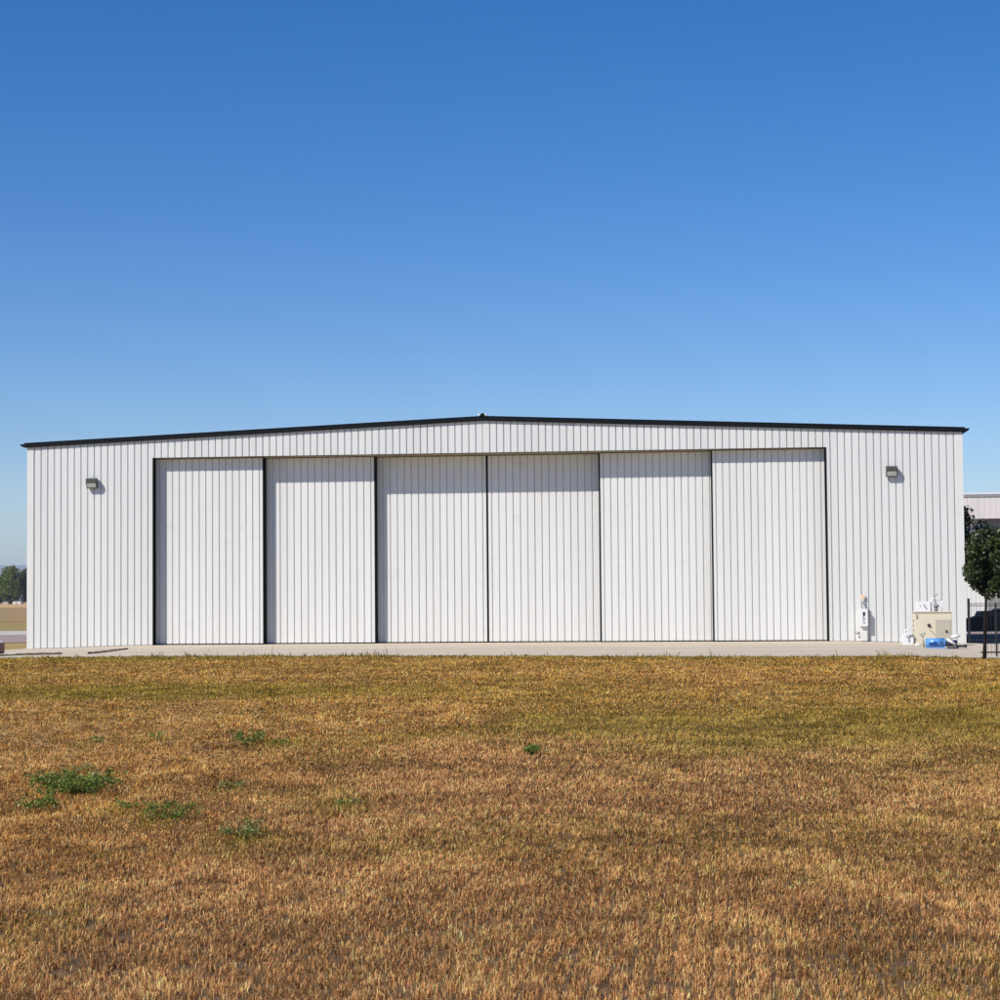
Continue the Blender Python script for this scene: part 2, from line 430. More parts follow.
door(9.86, OP-.06, 1, (-1,))
# dark gap line at the foot of the walls
bt = MB()
for x0, x1 in ((-HW+.1, -OP-.05), (OP+.05, HW-.1)):
    n = 12; bt = MB()
    for i in range(n):
        a = x0+(x1-x0)*i/n; b = x0+(x1-x0)*(i+1)/n
        bt.prism([(a, gb(a)-.2), (b, gb(b)-.2), (b, gb(b)), (a, gb(a))], .0, .019)
    bt.build('base_trim', M['grey_box'], hangar)

# ------------------------------------------------------------------ wall lamps
def wall_light():
    r = empty('wall_light', (0, 0, 0))
    h = MB()
    # upper housing: sloping visor
    h.prism([(-.03, -.02), (-.27, .0), (-.30, .03), (-.30, .18), (-.26, .225), (-.03, .225)], -.235, .235, 'x')
    h.prism([(-.03, -.225), (-.17, -.225), (-.20, -.19), (-.03, -.19)], -.235, .235, 'x')
    for s in (-1, 1):
        h.prism([(-.03, -.2), (-.19, -.2), (-.285, .0), (-.03, .0)], *sorted((s*.235, s*.205)), 'x')
    h.box(-.2, .2, -.04, .01, -.2, .2)
    h.build('housing', M['bronze'], r, bevel=.008)
    l = MB(); l.prism([(-.05, -.188), (-.195, -.188), (-.272, -.003), (-.05, -.022)], -.20, .20, 'x')
    l.build('lens', M['lens'], r)
    return r
w1 = wall_light(); w1.location = (-17.385, -.045, 7.165)
tag(w1, 'small bronze wall lamp high on the white wall near the left corner', 'wall lamp', 'wall lamps on the hangar front')
w2 = w1.copy(); COL.objects.link(w2); w2.location = (17.41, -.045, 7.165)
for ch in list(w1.children):
    c = ch.copy(); COL.objects.link(c); c.parent = w2
w2['label'] = 'small bronze wall lamp high on the white wall right of the doors'

# ------------------------------------------------------------------ meter box with conduit
mb_ = empty('meter_box', (16.14, -.05, gb(16.1)))
tag(mb_, 'narrow white meter box with dark slots on the wall right of the doors', 'meter box')
def child(shape, name, m, parent=mb_, bevel=0):
    return shape.build(name, m, parent, bevel=bevel)
b = MB(); b.box(-.16, .165, -.30, .0, .62, 1.36); box_ = child(b, 'enclosure', M['white_box'], bevel=.01)
b = MB(); b.box(-.045, .05, -.308, -.302, 1.06, 1.22); child(b, 'display_window', M['black_box'], box_)
b = MB()
b.box(-.05, -.015, -.306, -.302, .86, 1.04); b.box(-.01, .04, -.306, -.302, .99, 1.01); b.box(.0, .045, -.306, -.302, .90, .96)
b.box(-.04, .045, -.306, -.302, .80, .825); b.box(-.045, -.02, -.306, -.302, .74, .79); b.box(.02, .045, -.306, -.302, .74, .79); b.box(-.02, .02, -.306, -.302, .72, .74)
child(b, 'vent_slots', M['grey_box'], box_)
b = MB(); b.bar((-.02, -.1, 1.36), (-.02, -.1, 1.78), .035); child(b, 'conduit', M['trim_white'])
b = MB(); b.bar((-.04, -.17, 1.62), (.10, -.17, 1.47), .04, 8); b.sphere((-.05, -.17, 1.63), .055, 10, 6); child(b, 'conduit_elbow', M['galv'])
b = MB(); b.box(-.10, .07, -.09, -.01, 1.78, 1.95); child(b, 'terminal_plate', M['peach'], bevel=.01)
b = MB(); b.box(-.15, .15, -.14, .0, .0, .62); child(b, 'lower_duct', M['trim_white'], bevel=.01)
b = MB(); b.sphere((-.26, -.10, .33), .06, 10, 6, (1.5, 1, 1)); b.bar((-.26, -.10, .33), (-.15, -.06, .33), .025); child(b, 'tap', M['galv'])

# ------------------------------------------------------------------ beige cabinet
CY = -4.3
cz = float(gz(np.float64(18.6), np.float64(CY)))+.02
cab = empty('equipment_cabinet', (18.54, CY, cz))
tag(cab, 'wide beige metal equipment cabinet with a taupe panel standing by the right corner', 'cabinet')
b = MB(); b.box(-.70, .78, 0, .9, .07, 1.31); body = b.build('body', M['beige'], cab, bevel=.02)
b = MB(); b.box(-.74, .82, -.04, .94, 1.31, 1.345); b.build('lid', M['beige'], cab, bevel=.01)
b = MB(); b.box(-.8, .86, -.12, 1.0, -.03, .07); b.build('plinth', M['concrete'], cab)
b = MB(); b.box(.13, .73, -.022, -.002, .18, 1.02); b.build('access_panel', M['beige_door'], cab, bevel=.003)
b = MB(); b.bar((-.13, 0, .80), (-.13, -.06, .80), .065, 16); b.build('gauge', M['black_box'], cab)
b = MB(); b.bar((-.10, -.03, .62), (.10, -.03, .42), .012, 6); b.build('lever', M['galv'], cab)
b = MB(); b.box(-.62, -.58, -.03, 0, 1.07, 1.23); b.build('latch', M['grey_box'], cab)
b = MB(); b.bar((.55, -.02, .56), (.55, -.07, .56), .05, 12); b.build('gauge', M['dark_brown'], cab)
b = MB(); b.box(-.735, -.70, .1, .5, .78, .82); b.box(-.735, -.70, .1, .5, .98, 1.02); b.box(-.78, -.70, .05, .3, .60, .64); b.build('hinge', M['galv'], cab)
# things on top of it
tb = empty('control_box', (18.29, CY+.3, cz+1.347))
tag(tb, 'bright white control box with a faded decal standing on the beige cabinet', 'control box')
b = MB(); b.box(-.34, .23, -.1, .3, 0, .40); q = b.build('enclosure', M['white_box'], tb, bevel=.02)
b = MB(); b.poly([(-.06,-.103,.26),(-.02,-.103,.30),(.10,-.103,.10),(.05,-.103,.08)], [(0,1,2,3)]); b.box(-.20, -.17, -.103, -.101, .20, .26); b.build('decal', M['galv'], q)
vn = empty('valve', (18.75, CY+.3, cz+1.347))
tag(vn, 'small dark valve with a pale handle standing on the beige cabinet', 'valve')
b = MB(); b.bar((0,0,0), (0,0,.18), .06, 12); b.bar((0,0,.18), (0,0,.27), .11, 12); b.build('valve_body', M['grey_box'], vn)
b = MB(); b.bar((.0,0,.27), (-.05,0,.62), .018, 8); b.bar((-.10,0,.60), (.06,0,.70), .022, 8); b.build('handle', M['galv'], vn)
b = MB(); b.bar((-.2,0.06,0.0), (-.2,.06,.52), .025, 8); b.bar((-.2,.06,.52), (-.05,.02,.52), .025, 8); b.tube([(-.05,.02,.52),(.22,.02,.45),(.22,.02,.0)], .022, 8); b.build('pipe', M['white_box'], vn)
# white unit left of it
wu = empty('pump_housing', (17.60, CY-.1, cz))
tag(wu, 'low white box with a small grey tap left of the beige cabinet', 'pump box')
b = MB(); b.box(-.24, .20, 0, .45, 0, .42); b.box(-.18, .14, .02, .40, .42, .50); b.build('housing', M['white_box'], wu, bevel=.03)
b = MB(); b.bar((.0,-.02,.15), (.0,-.02,.40), .02, 8); b.bar((-.10,-.03,.36), (.16,-.03,.42), .022, 8); b.sphere((.13,-.03,.42), .05, 8, 6); b.build('tap', M['galv'], wu)
b = MB(); b.bar((.22,-.25,.04), (.44,-.30,.04), .05, 10); b.build('foot_pipe', M['white_box'], wu)
b = MB(); b.tube([(-.12,.2,.5),(-.12,.2,.62),(.12,.2,.62),(.12,.2,.5)], .022, 8); b.build('pipe_loop', M['white_box'], wu)
b = MB(); b.tube([(-.3,.1,.0),(-.3,.1,.3),(-.2,.1,.3)], .02, 8); b.build('drain_pipe', M['white_box'], wu)
# blue tank in front
TY = -8.6
tz = float(gz(np.float64(18.4), np.float64(TY)))+.02
tk = empty('compressor_tank', (18.18, TY, tz-.02))
tag(tk, 'blue horizontal tank with dark lettering and a dark motor in front of the beige cabinet', 'tank')
b = MB(); b.bar((-.33,0,.23), (.33,0,.23), .17, 20); b.bar((-.36,0,.23), (-.33,0,.23), .13, 20, .17); b.bar((.33,0,.23), (.38,0,.23), .17, 20, .13)
t_ = b.build('tank_body', M['blue'], tk)
b = MB()   # dark marks on the tank, unreadable at this size: a row of strokes
for x0, x1, z0, z1 in ((-.25,-.20,.17,.24),(-.19,-.12,.15,.22),(-.11,-.06,.16,.25),(-.05,.0,.18,.28),(.01,.07,.16,.25),(.17,.21,.17,.29)):
    b.box(x0, x1, -.178, -.165, z0, z1)
b.box(-.25, .08, -.178, -.166, .13, .16)
b.build('lettering', M['blue_dark'], t_)
b = MB(); b.box(-.37, .37, -.15, .15, 0, .05); b.build('skid', M['blue'], tk)
b = MB(); b.bar((.38,0,.2), (.80,0,.2), .12, 14); b.box(.45, .86, -.12, .12, 0, .06); b.build('motor', M['navy'], tk)
b = MB(); b.bar((.42,-.14,.36), (.74,-.14,.16), .055, 12); b.bar((.60,-.02,.42), (.92,-.02,.50), .07, 12); b.build('filter', M['white_box'], tk)
b = MB(); b.bar((-.42,0,0.04), (-.46,0,.46), .03, 8); b.bar((-.60,0,.58), (-.46,0,.46), .02, 8); b.bar((-.34,0,.58), (-.46,0,.46), .02, 8); b.bar((-.60,0,.58), (-.34,0,.57), .016, 8); b.build('valve_handle', M['galv'], tk)
b = MB(); b.tube([(.80,0,.1),(.95,-.02,.08),(1.10,0,.09)], .04, 8); b.sphere((1.12,0,.09), .07, 10, 6); b.build('outlet_pipe', M['black_box'], tk)

# ------------------------------------------------------------------ iron fences
def fence(name_loc, x0, x1, y, z0, h, posts, label, p0=True):
    r = empty('iron_fence', (x0, y, z0))
    for px, ph, pr in posts:
        b = MB(); b.box(px-x0-pr, px-x0+pr, -pr, pr, 0, ph)
        b.poly([(px-x0-pr*1.2,-pr*1.2,ph),(px-x0+pr*1.2,-pr*1.2,ph),(px-x0+pr*1.2,pr*1.2,ph),(px-x0-pr*1.2,pr*1.2,ph),(px-x0,0,ph+.05)], [(0,1,4),(1,2,4),(2,3,4),(3,0,4),(3,2,1,0)])
        b.build('post', M['iron'], r)
    for zz, t in ((h-.13, .014), (h-.22, .014), (.14, .022)):
        b = MB(); b.box(0, x1-x0, -.015, .015, zz-t, zz+t); b.build('rail', M['iron'], r)
    b = MB(); x = .12
    while x < x1-x0:
        b.bar((x, 0, .05), (x, 0, h-.13), .007, 4); x += .115
    b.build('pickets', M['iron'], r)
    tag(r, label, 'fence', 'black iron fences by the right corner')
fence('', 20.52, 27.5, .05, -.12, 1.80, [(20.53, 1.86, .045), (22.05, 1.82, .03), (24.4, 1.82, .03), (27.5, 1.82, .03)],
      'black iron fence running from the right corner of the white hangar')
fence('', 18.46, 25.0, -19.4, -.06, 1.55, [(18.98, 1.72, .025), (21.3, 1.72, .025), (23.6, 1.72, .025)],
      'nearer black iron fence standing at the grass edge beside the slim tree trunk')

# ------------------------------------------------------------------ trees
def leaf_cloud(centers, radii, counts, size, seed, aspect=.6):
    r = np.random.default_rng(seed)
    P = []
    for c, rad, n in zip(centers, radii, counts):
        u = r.normal(size=(n, 3)); u /= np.linalg.norm(u, axis=1)[:, None]
        rr = r.random(n)**.45
        P.append(np.array(c) + u*rr[:, None]*np.array(rad))
    P = np.concatenate(P); n = len(P)
    a = r.normal(size=(n, 3)); a /= np.linalg.norm(a, axis=1)[:, None]
    t = r.normal(size=(n, 3)); b = np.cross(a, t); b /= np.linalg.norm(b, axis=1)[:, None]
    s = size*(.6+.8*r.random(n))[:, None]
    V = np.stack([P-a*s, P+b*s*aspect, P+a*s, P-b*s*aspect], 1).reshape(-1, 3)
    return V, r.random(n)
def leaf_object(name, V, rnd, m, parent=None):
    n = len(V)//4
    me = bpy.data.meshes.new(name)
    me.vertices.add(len(V)); me.vertices.foreach_set('co', V.astype(np.float32).ravel())
    me.loops.add(n*4); me.loops.foreach_set('vertex_index', np.arange(n*4, dtype=np.int32))
    me.polygons.add(n); me.polygons.foreach_set('loop_start', np.arange(0, n*4, 4, dtype=np.int32))
    me.polygons.foreach_set('loop_total', np.full(n, 4, np.int32))
    me.update(); me.validate()
    at = me.attributes.new('rnd', 'FLOAT', 'POINT'); at.data.foreach_set('value', np.repeat(rnd, 4).astype(np.float32))
    me.materials.append(m)
    o = bpy.data.objects.new(name, me); COL.objects.link(o)
    if parent: o.parent = parent
    return o
def tree(loc, h, crown_c, crown_r, trunk_r, leaf, nclump, per, seed, label, m, group=None, lean=(0, 0)):
    r = random.Random(seed)
    root = empty('tree', loc)
    t = MB()
    top = (crown_c[0]*.6, crown_c[1]*.6, crown_c[2])
    segs = 5; prev = (0, 0, -.1); pr = trunk_r*1.15
    for i in range(1, segs+1):
        f = i/segs; p = (top[0]*f+lean[0]*(1-f)*f, top[1]*f+lean[1]*(1-f)*f, top[2]*f); rr = trunk_r*(1-.55*f)
        t.bar(prev, p, pr, 8, rr, cap=(i in (1, segs))); prev = p; pr = rr
    C = []; Rr = []; n = []
    for k in range(nclump):
        ph = r.random()*2*math.pi; ct = r.uniform(-1, 1); st = math.sqrt(1-ct*ct); q = r.random()**.4*.82
        c = (crown_c[0]+crown_r[0]*q*st*math.cos(ph), crown_c[1]+crown_r[1]*q*st*math.sin(ph), crown_c[2]+crown_r[2]*q*ct)
        s = r.uniform(.20, .38)
        C.append(c); Rr.append([crown_r[0]*s, crown_r[1]*s, crown_r[2]*s*.8]); n.append(int(per*(s/.3)**2))
        if k % 2 == 0:
            zb = max(crown_c[2]-crown_r[2]*.8, min(c[2]-.2*crown_r[2], crown_c[2]))
            f = zb/max(top[2], .01)
            t.bar((top[0]*f, top[1]*f, zb), c, trunk_r*.32, 5, trunk_r*.10, cap=False)
    t.build('trunk', M['bark'], root)
    V, rn = leaf_cloud(C, Rr, n, leaf, seed)
    leaf_object('crown', V, rn, m, root)
    tag(root, label, 'tree', group)
    return root
# slim tree at the grass edge on the right, its trunk against the fences
tree((18.33, -21.3, -.05), 4.4, (.24, 0, 3.00), (.92, .9, 1.34), .060, .055, 60, 290, 5,
     'slim young tree with a dark round crown in front of the iron fence', M['leaf_dark'])
tree((21.85, 12.75, -.1), 6.2, (0, 0, 4.3), (1.5, 1.1, 2.15), .10, .075, 46, 240, 9,
     'leafy dark tree half hidden behind the right corner of the white hangar', M['leaf_dark'])
# far trees across the fields on the left
G = 'far trees across the stubble field on the left'
for i, (x, y, h, rx, s, lab) in enumerate([
    (-341, 846, 13.5, 5.5, 21, 'broad far tree at the very left edge beyond the stubble field'),
    (-334, 852, 14.5, 5.0, 22, 'bright green far tree second from left beyond the stubble field'),
    (-326.5, 848, 18.6, 4.6, 23, 'tallest dark green far tree beyond the stubble field'),
    (-320, 855, 17.2, 4.4, 24, 'darkest far tree next to the left corner of the white hangar'),
    ]):
    tree((x, y, 0), h, (0, 0, h*.50), (rx*1.5, rx, h*.56), .35, .40, 60, 190, s, lab, M['leaf_olive'] if i < 3 else M['leaf_dark'], G)

# far white sheds under the trees
for i, (x, y, L_, H_, lab) in enumerate([(-325.6, 838, 1.8, .9, 'smaller white far shed under the trees across the field'),
                                   (-320.4, 839, 3.9, 1.1, 'longer white far shed under the trees near the hangar corner')]):
    r = empty('farm_shed', (x, y, .03))
    b = MB(); b.box(-L_/2, L_/2, 0, 2.2, 0, H_*.75); b.build('wall', M['white_box'], r)
    b = MB(); b.prism([(-.2, H_*.75), (2.4, H_*.75), (1.1, H_*1.1)], -L_/2-.1, L_/2+.1, 'x'); b.build('roof', M['trim_white'], r)
    b = MB(); b.box(-.35, .35, -.03, -.005, 0, H_*.55); b.build('door', M['grey_box'], r)
    tag(r, lab, 'shed', 'far sheds under the trees')

# ------------------------------------------------------------------ second building behind on the right
BY = 58.0
b2 = empty('warehouse', (24, BY, 0))
tag(b2, 'pale metal warehouse with a deep ribbed fascia behind the tree on the right', 'warehouse')
zt2 = 8.83; zf = 7.15
w = MB(); ribbed(w, -1, 5.04, .0, -.1, zf, 0, .305, .03); w.box(-1, 5.04, .06, 12, -.1, zf); w.build('wall', M['b2_wall'], b2, recalc=False)
w = MB(); ribbed(w, 5.04, 30, -.4, -.1, zf, 0, .305, .03); w.box(5.04, 30, -.34, 12, -.1, zf); w.build('ribbed_wall', M['b2_grey'], b2, recalc=False)
w = MB(); ribbed(w, -1, 30, -1.6, zf, zt2-.02, 0, .4, .016); w.box(-1, 30, -1.54, 12, zf, zt2-.02); w.build('fascia', M['b2_fascia'], b2, recalc=False)
w = MB(); w.box(-1.1, 30.1, -1.70, 12.1, zt2, zt2+.14); w.build('roof_edge', M['white_box'], b2)
w = MB(); w.box(-1.05, 30.05, -1.66, -1.60, zt2-.16, zt2); w.build('gutter', M['b2_grey'], b2)

# low black tarpaulin covered load on the road behind the fence
tp = empty('covered_trailer', (21.2, 16.6, .02))
tag(tp, 'low black covered trailer with a sloping front behind the iron fence', 'trailer')
b = MB(); b.prism([(.6, .30), (.6, .42), (1.9, .80), (2.0, 1.04), (2.75, 1.06), (2.85, 1.16), (6.2, 1.18), (6.2, .30)], -.1, 1.9)
b.build('tarpaulin', M['tarp'], tp, bevel=.03)
b = MB(); b.box(.5, 6.3, -.05, 1.85, .16, .298); b.build('chassis', M['black_box'], tp)
b = MB(); b.box(.9, 6.2, -.08, -.06, .03, .29); b.build('side_skirt', M['tarp'], tp)
for x in (3.2, 4.2):
    for y in (0.1, 1.7):
        w = MB(); w.bar((x, y-.1, .33), (x, y+.1, .33), .31, 18); q = w.build('wheel', M['tyre'], tp)
        w = MB(); w.bar((x, y-.105, .33), (x, y-.102, .33), .17, 14); w.build('rim', M['rim'], q)

# ------------------------------------------------------------------ car at the left edge of the picture
def car():
    r = empty('parked_car', (-19.33, -12.25, float(gz(np.float64(-19.), np.float64(-12)))+.01))
    tag(r, 'dark red parked car, only its nose in view at the left edge', 'car')
    # side outline (x forward, z), widths narrow towards the ends and the sill
    top = [(-2.15,.62),(-2.1,.84),(-1.6,.90),(-.9,.92),(.2,.86),(.95,.80),(1.5,.72),(1.95,.60),(2.12,.46)]
    b = MB(); V = []; F = []
    n = len(top)
    for i, (x, z) in enumerate(top):
        e = abs(x)/2.15; w = .86*(1-.18*e**4); 
        V += [(x, -w*.97, .10), (x, -w, .45 if z > .5 else z-.05), (x, -w*.93, z-.04), (x, -w*.8, z), (x, 0, z+.03), (x, w*.8, z), (x, w*.93, z-.04), (x, w, .45 if z > .5 else z-.05), (x, w*.97, .10)]
    for i in range(n-1):
        for j in range(8): F.append((i*9+j, (i+1)*9+j, (i+1)*9+j+1, i*9+j+1))
    F.append(tuple(range(9))); F.append(tuple((n-1)*9+j for j in range(9)))
    F += [(i*9, i*9+8, (i+1)*9+8, (i+1)*9) for i in range(n-1)]
    b.poly(V, F, True); body = b.build('body', M['car_red'], r, bevel=.02)
    b = MB(); b.poly([(.4,-.66,.865),(1.5,-.62,.745),(1.96,-.55,.625),(1.96,.55,.625),(1.5,.62,.745),(.4,.66,.865),(.4,0,.895),(1.5,0,.775),(1.96,0,.645),(2.09,-.62,.53),(2.16,0,.53),(2.09,.62,.53),(1.9,-.80,.60),(1.98,-.80,.52)],
                     [(0,1,7,6),(1,2,8,7),(6,7,4,5),(7,8,3,4),(2,9,10,8),(8,10,11,3),(2,12,13,9)], True); b.build('bonnet', M['car_pale'], r)
    b = MB(); b.prism([(-1.75,.90),(-1.2,1.30),(-.2,1.36),(.75,.87)], -.68, .68); b.build('cabin', M['glass'], r, bevel=.05)
    b = MB(); b.prism([(-1.15,1.31),(-.25,1.37),(-.2,1.40),(-1.15,1.345)], -.6, .6); b.build('roof', M['car_red'], r)
    for s in (-1, 1):
        b = MB(); b.sphere((1.99, s*.68, .37), .13, 12, 8, (.8, 1, .5)); b.build('headlight', M['headlight'], r)
        b = MB(); b.sphere((.55, s*.90, .93), .09, 10, 6, (.6, 1, .8)); b.build('wing_mirror', M['black_box'], r)
        for x in (-1.35, 1.32):
            b = MB(); b.bar((x, s*.66, .30), (x, s*.86, .30), .30, 22); w = b.build('wheel', M['tyre'], r)
            b = MB(); b.bar((x, s*.862, .30), (x, s*.87, .30), .19, 18); b.build('rim', M['rim'], w)
    b = MB(); b.box(2.0, 2.125, -.72, .72, .455, .50); b.build('grille', M['black_box'], r)
    return r
car()

# ------------------------------------------------------------------ grass
CAMX, CAMY, CAMZ = 9.8239, -85.9799, 2.0554
def vnoise(x, y, s, seed):
    """smooth value noise 0..1"""
    r = np.random.default_rng(seed); T = r.random((256, 256))
    u = x*s+1000; v = y*s+1000; i = np.floor(u).astype(int); j = np.floor(v).astype(int)
    a = u-i; b = v-j; a = a*a*(3-2*a); b = b*b*(3-2*b)
    g = lambda p, q: T[p % 256, q % 256]
    return (g(i,j)*(1-a)+g(i+1,j)*a)*(1-b) + (g(i,j+1)*(1-a)+g(i+1,j+1)*a)*b
def fbm(x, y, s, seed):
    return .5*vnoise(x,y,s,seed)+.28*vnoise(x,y,s*2.1,seed+1)+.14*vnoise(x,y,s*4.3,seed+2)+.08*vnoise(x,y,s*8.9,seed+3)
WEEDS = [(2.66,-64.7),(3.14,-65.2),(3.18,-66.8),(4.75,-67.6),(4.08,-66.7),(3.25,-58.1),(5.78,-69),(1.02,-58.1),(1.72,-57.4),(3.75,-58.3),(4.6,-64.6),(2.2,-62.5),(6.2,-66.5)]
def grass():
    yaw = -.1056
    fwd = np.array([math.sin(yaw), math.cos(yaw)]); rt = np.array([math.cos(yaw), -math.sin(yaw)])
    P = []; Wd = []; Ht = []
    half = lambda d: .265*d + 3.0
    for d0 in np.arange(7.5, 72, 1.5):
        d1 = d0+1.5; dm = d0+.75
        dens = 4600*min(1, (16.5/dm)**1.85)
        n = int((half(d0)+half(d1))*(d1-d0)*dens)
        d = d0 + (d1-d0)*rng.random(n)
        s = (rng.random(n)*2-1)*half(d)
        P.append(np.array([CAMX, CAMY]) + d[:, None]*fwd + s[:, None]*rt)
        Wd.append(.0006+.00029*d); Ht.append(.031+.00044*d)
    P = np.concatenate(P); Wd = np.concatenate(Wd); Ht = np.concatenate(Ht)
    # gather blades loosely into tufts
    c = .11 + 0*Wd
    q = np.stack([np.floor(P[:,0]/c), np.floor(P[:,1]/c)], 1)
    hsh = np.sin(q[:,0]*127.1+q[:,1]*311.7)*43758.5453; h1 = hsh-np.floor(hsh)
    hsh = np.sin(q[:,0]*269.5+q[:,1]*183.3)*24634.6345; h2 = hsh-np.floor(hsh)
    ctr = np.stack([(q[:,0]+.2+.6*h1)*c, (q[:,1]+.2+.6*h2)*c], 1)
    pull = .45*rng.random(len(P))[:, None]
    P = P*(1-pull)+ctr*pull
    x, y = P[:,0], P[:,1]
    e = edge(x)
    m = (y < e - .02 + .15*(rng.random(len(x))-.3)) | ((x < -30))
    m &= (y < e+.1)
    m &= ~((h2 < .16) & (rng.random(len(x)) < .85))
    P, Wd, Ht, h1 = P[m], Wd[m], Ht[m], h1[m]; x, y = P[:,0], P[:,1]; n = len(x)
    de = edge(x)-y
    D = np.hypot(x-CAMX, y-CAMY)
    # ---- colour: straw, brown and pinkish tan, with green drifts
    n1 = fbm(x, y*.45, .42, 20); n2 = fbm(x, y*.5, .9, 31); n3 = fbm(x, y*.7, 4.2, 44); n4 = fbm(x*.4, y, .16, 57)
    straw = np.array([.90,.59,.23]); orange = np.array([.86,.405,.068]); pink = np.array([.78,.375,.14]); brown = np.array([.20,.075,.016]); green = np.array([.36,.29,.014]); gdeep = np.array([.17,.20,.012])
    nearf = sm((42-D)/20)[:, None]
    leftf = sm((CAMX-3.5+.02*D - x)/3.5)[:, None]*sm((45-D)/12)[:, None]
    base = orange*(1-nearf)+pink*nearf
    base = base*(1-.6*leftf)+orange*.6*leftf
    r1 = rng.random(n)[:, None]
    colr = np.where(r1 < .30, straw*(.9+.1*base/base.max()), base)
    colr = np.where(r1 > .72, brown, colr)
    # green drifts
    gr = .06 + 1.5*sm((n1-.50)/.30)*.34 + .35*sm((n4-.50)/.15)
    def blob(cx, cy, rx, ry, a):
        return a*np.exp(-((x-cx)/rx)**2-((y-cy)/ry)**2)
    gr = gr + blob(-2.5,-42,5.5,3.6,.75) + blob(-6.5,-44,3.0,2.5,.6) + blob(7,-46,3.0,3.5,.40) + blob(12.5,-52,4,8,.38) + blob(17,-42,3,9,.40) + blob(13,-62,3,3,.30) + blob(5,-38,4,3,.3) + blob(-1,-28,7,2.5,.25) + blob(13.5,-57,3.5,5,.22) + blob(8,-52,2.5,3,.2) + sum(blob(a, b, .32, .8, .75) for a, b in WEEDS)
    gr = gr + 1.3*np.exp(-np.maximum(de, 0)/2.0) - .30*leftf[:,0] - .10*nearf[:,0]
    gr = gr*(.55+.9*n3)
    isg = rng.random(n) < np.clip(gr, .03, .92)
    colr = np.where(isg[:, None], np.where(rng.random(n)[:, None] < .55, green, gdeep)*.62+colr*.38, colr)
    fr = (np.exp(-np.maximum(de, 0)/1.3)*(rng.random(n) < .8))[:, None]; colr = colr*(1-.75*fr)+gdeep*.55*.75*fr
    tone = (.63+.45*n2+.85*(n3-.42))[:, None]*(.62+.76*rng.random(n))[:, None]
    tone = tone*(.86+.28*h1)[:, None]
    colr = np.clip(colr*tone*1.05, .01, .95)
    # ---- size
    long_ = np.exp(-((x+3.5)/4.2)**2-((y+54)/6.5)**2) + .5*np.exp(-((x-1.5)/2.6)**2-((y+61)/5.0)**2)
    hp = vnoise(x, y*.7, 2.6, 71); H = Ht*(.30+1.0*rng.random(n)**1.4)*(.55+.9*n2)*(.65+.8*hp**1.5)*(1+1.3*long_*rng.random(n)**2)
    ed = sm((vnoise(x, y*0, 1.1, 101)-.45)/.3)*.7+sm((vnoise(x, y*0, 4.3, 102)-.62)/.2)
    H *= 1+5.0*np.exp(-np.maximum(de, 0)/.9)*(rng.random(n) < .34)*rng.random(n)*ed
    stalk = rng.random(n) < .004+.012*long_; H = np.where(stalk, H*2.2, H)
    W = Wd*(.6+.8*rng.random(n))*np.where(stalk, .6, 1)
    lay = 2*math.pi*fbm(x, y*.7, 1.3, 90)*2; az = np.where(rng.random(n) < .45, lay+rng.normal(size=n)*.6, rng.random(n)*2*math.pi); ln = (.25+1.8*rng.random(n)**1.1)*(1+.6*long_)
    dx, dy = np.cos(az)*ln, np.sin(az)*ln
    # blade side direction mostly across the lean, random twist
    sa = az + math.pi/2 + (rng.random(n)-.5)*1.6
    sx, sy = np.cos(sa)*W*.5, np.sin(sa)*W*.5
    z0 = gz(x, y)-.03
    V = np.empty((n, 5, 3), np.float32)
    V[:,0] = np.stack([x-sx, y-sy, z0], 1); V[:,1] = np.stack([x+sx, y+sy, z0], 1)
    mx_, my_ = x+dx*H*.38, y+dy*H*.38; mz = z0+.03+H*(.60-.16*ln).clip(.25)
    V[:,2] = np.stack([mx_+sx*.95, my_+sy*.95, mz], 1); V[:,3] = np.stack([mx_-sx*.95, my_-sy*.95, mz], 1)
    V[:,4] = np.stack([x+dx*H*1.05, y+dy*H*1.05, z0+.03+H*(1-.28*ln**2).clip(.22)], 1)
    b = (np.arange(n)*5)[:, None]
    quad = b + np.array([[0,1,2,3]]); tri = b + np.array([[3,2,4]])
    loops = np.concatenate([quad, tri], 1).astype(np.int32).ravel()
    me = bpy.data.meshes.new('grass')
    me.vertices.add(n*5); me.vertices.foreach_set('co', V.ravel())
    me.loops.add(len(loops)); me.loops.foreach_set('vertex_index', loops)
    st = np.stack([np.arange(n)*7, np.arange(n)*7+4], 1).astype(np.int32).ravel()
    me.polygons.add(2*n); me.polygons.foreach_set('loop_start', st)
    me.polygons.foreach_set('loop_total', np.tile(np.array([4,3], np.int32), n))
    me.update()
    at = me.attributes.new('blade', 'FLOAT_COLOR', 'POINT')
    c4 = np.concatenate([colr, np.ones((n,1))], 1).astype(np.float32)
    at.data.foreach_set('color', np.repeat(c4, 5, axis=0).ravel())
    me.materials.append(M['grass'])
    o = bpy.data.objects.new('grass', me); COL.objects.link(o)
    tag(o, 'dry tan mown grass with green drifts covering the field', 'grass', kind='stuff')
    print('blades', n)
grass()

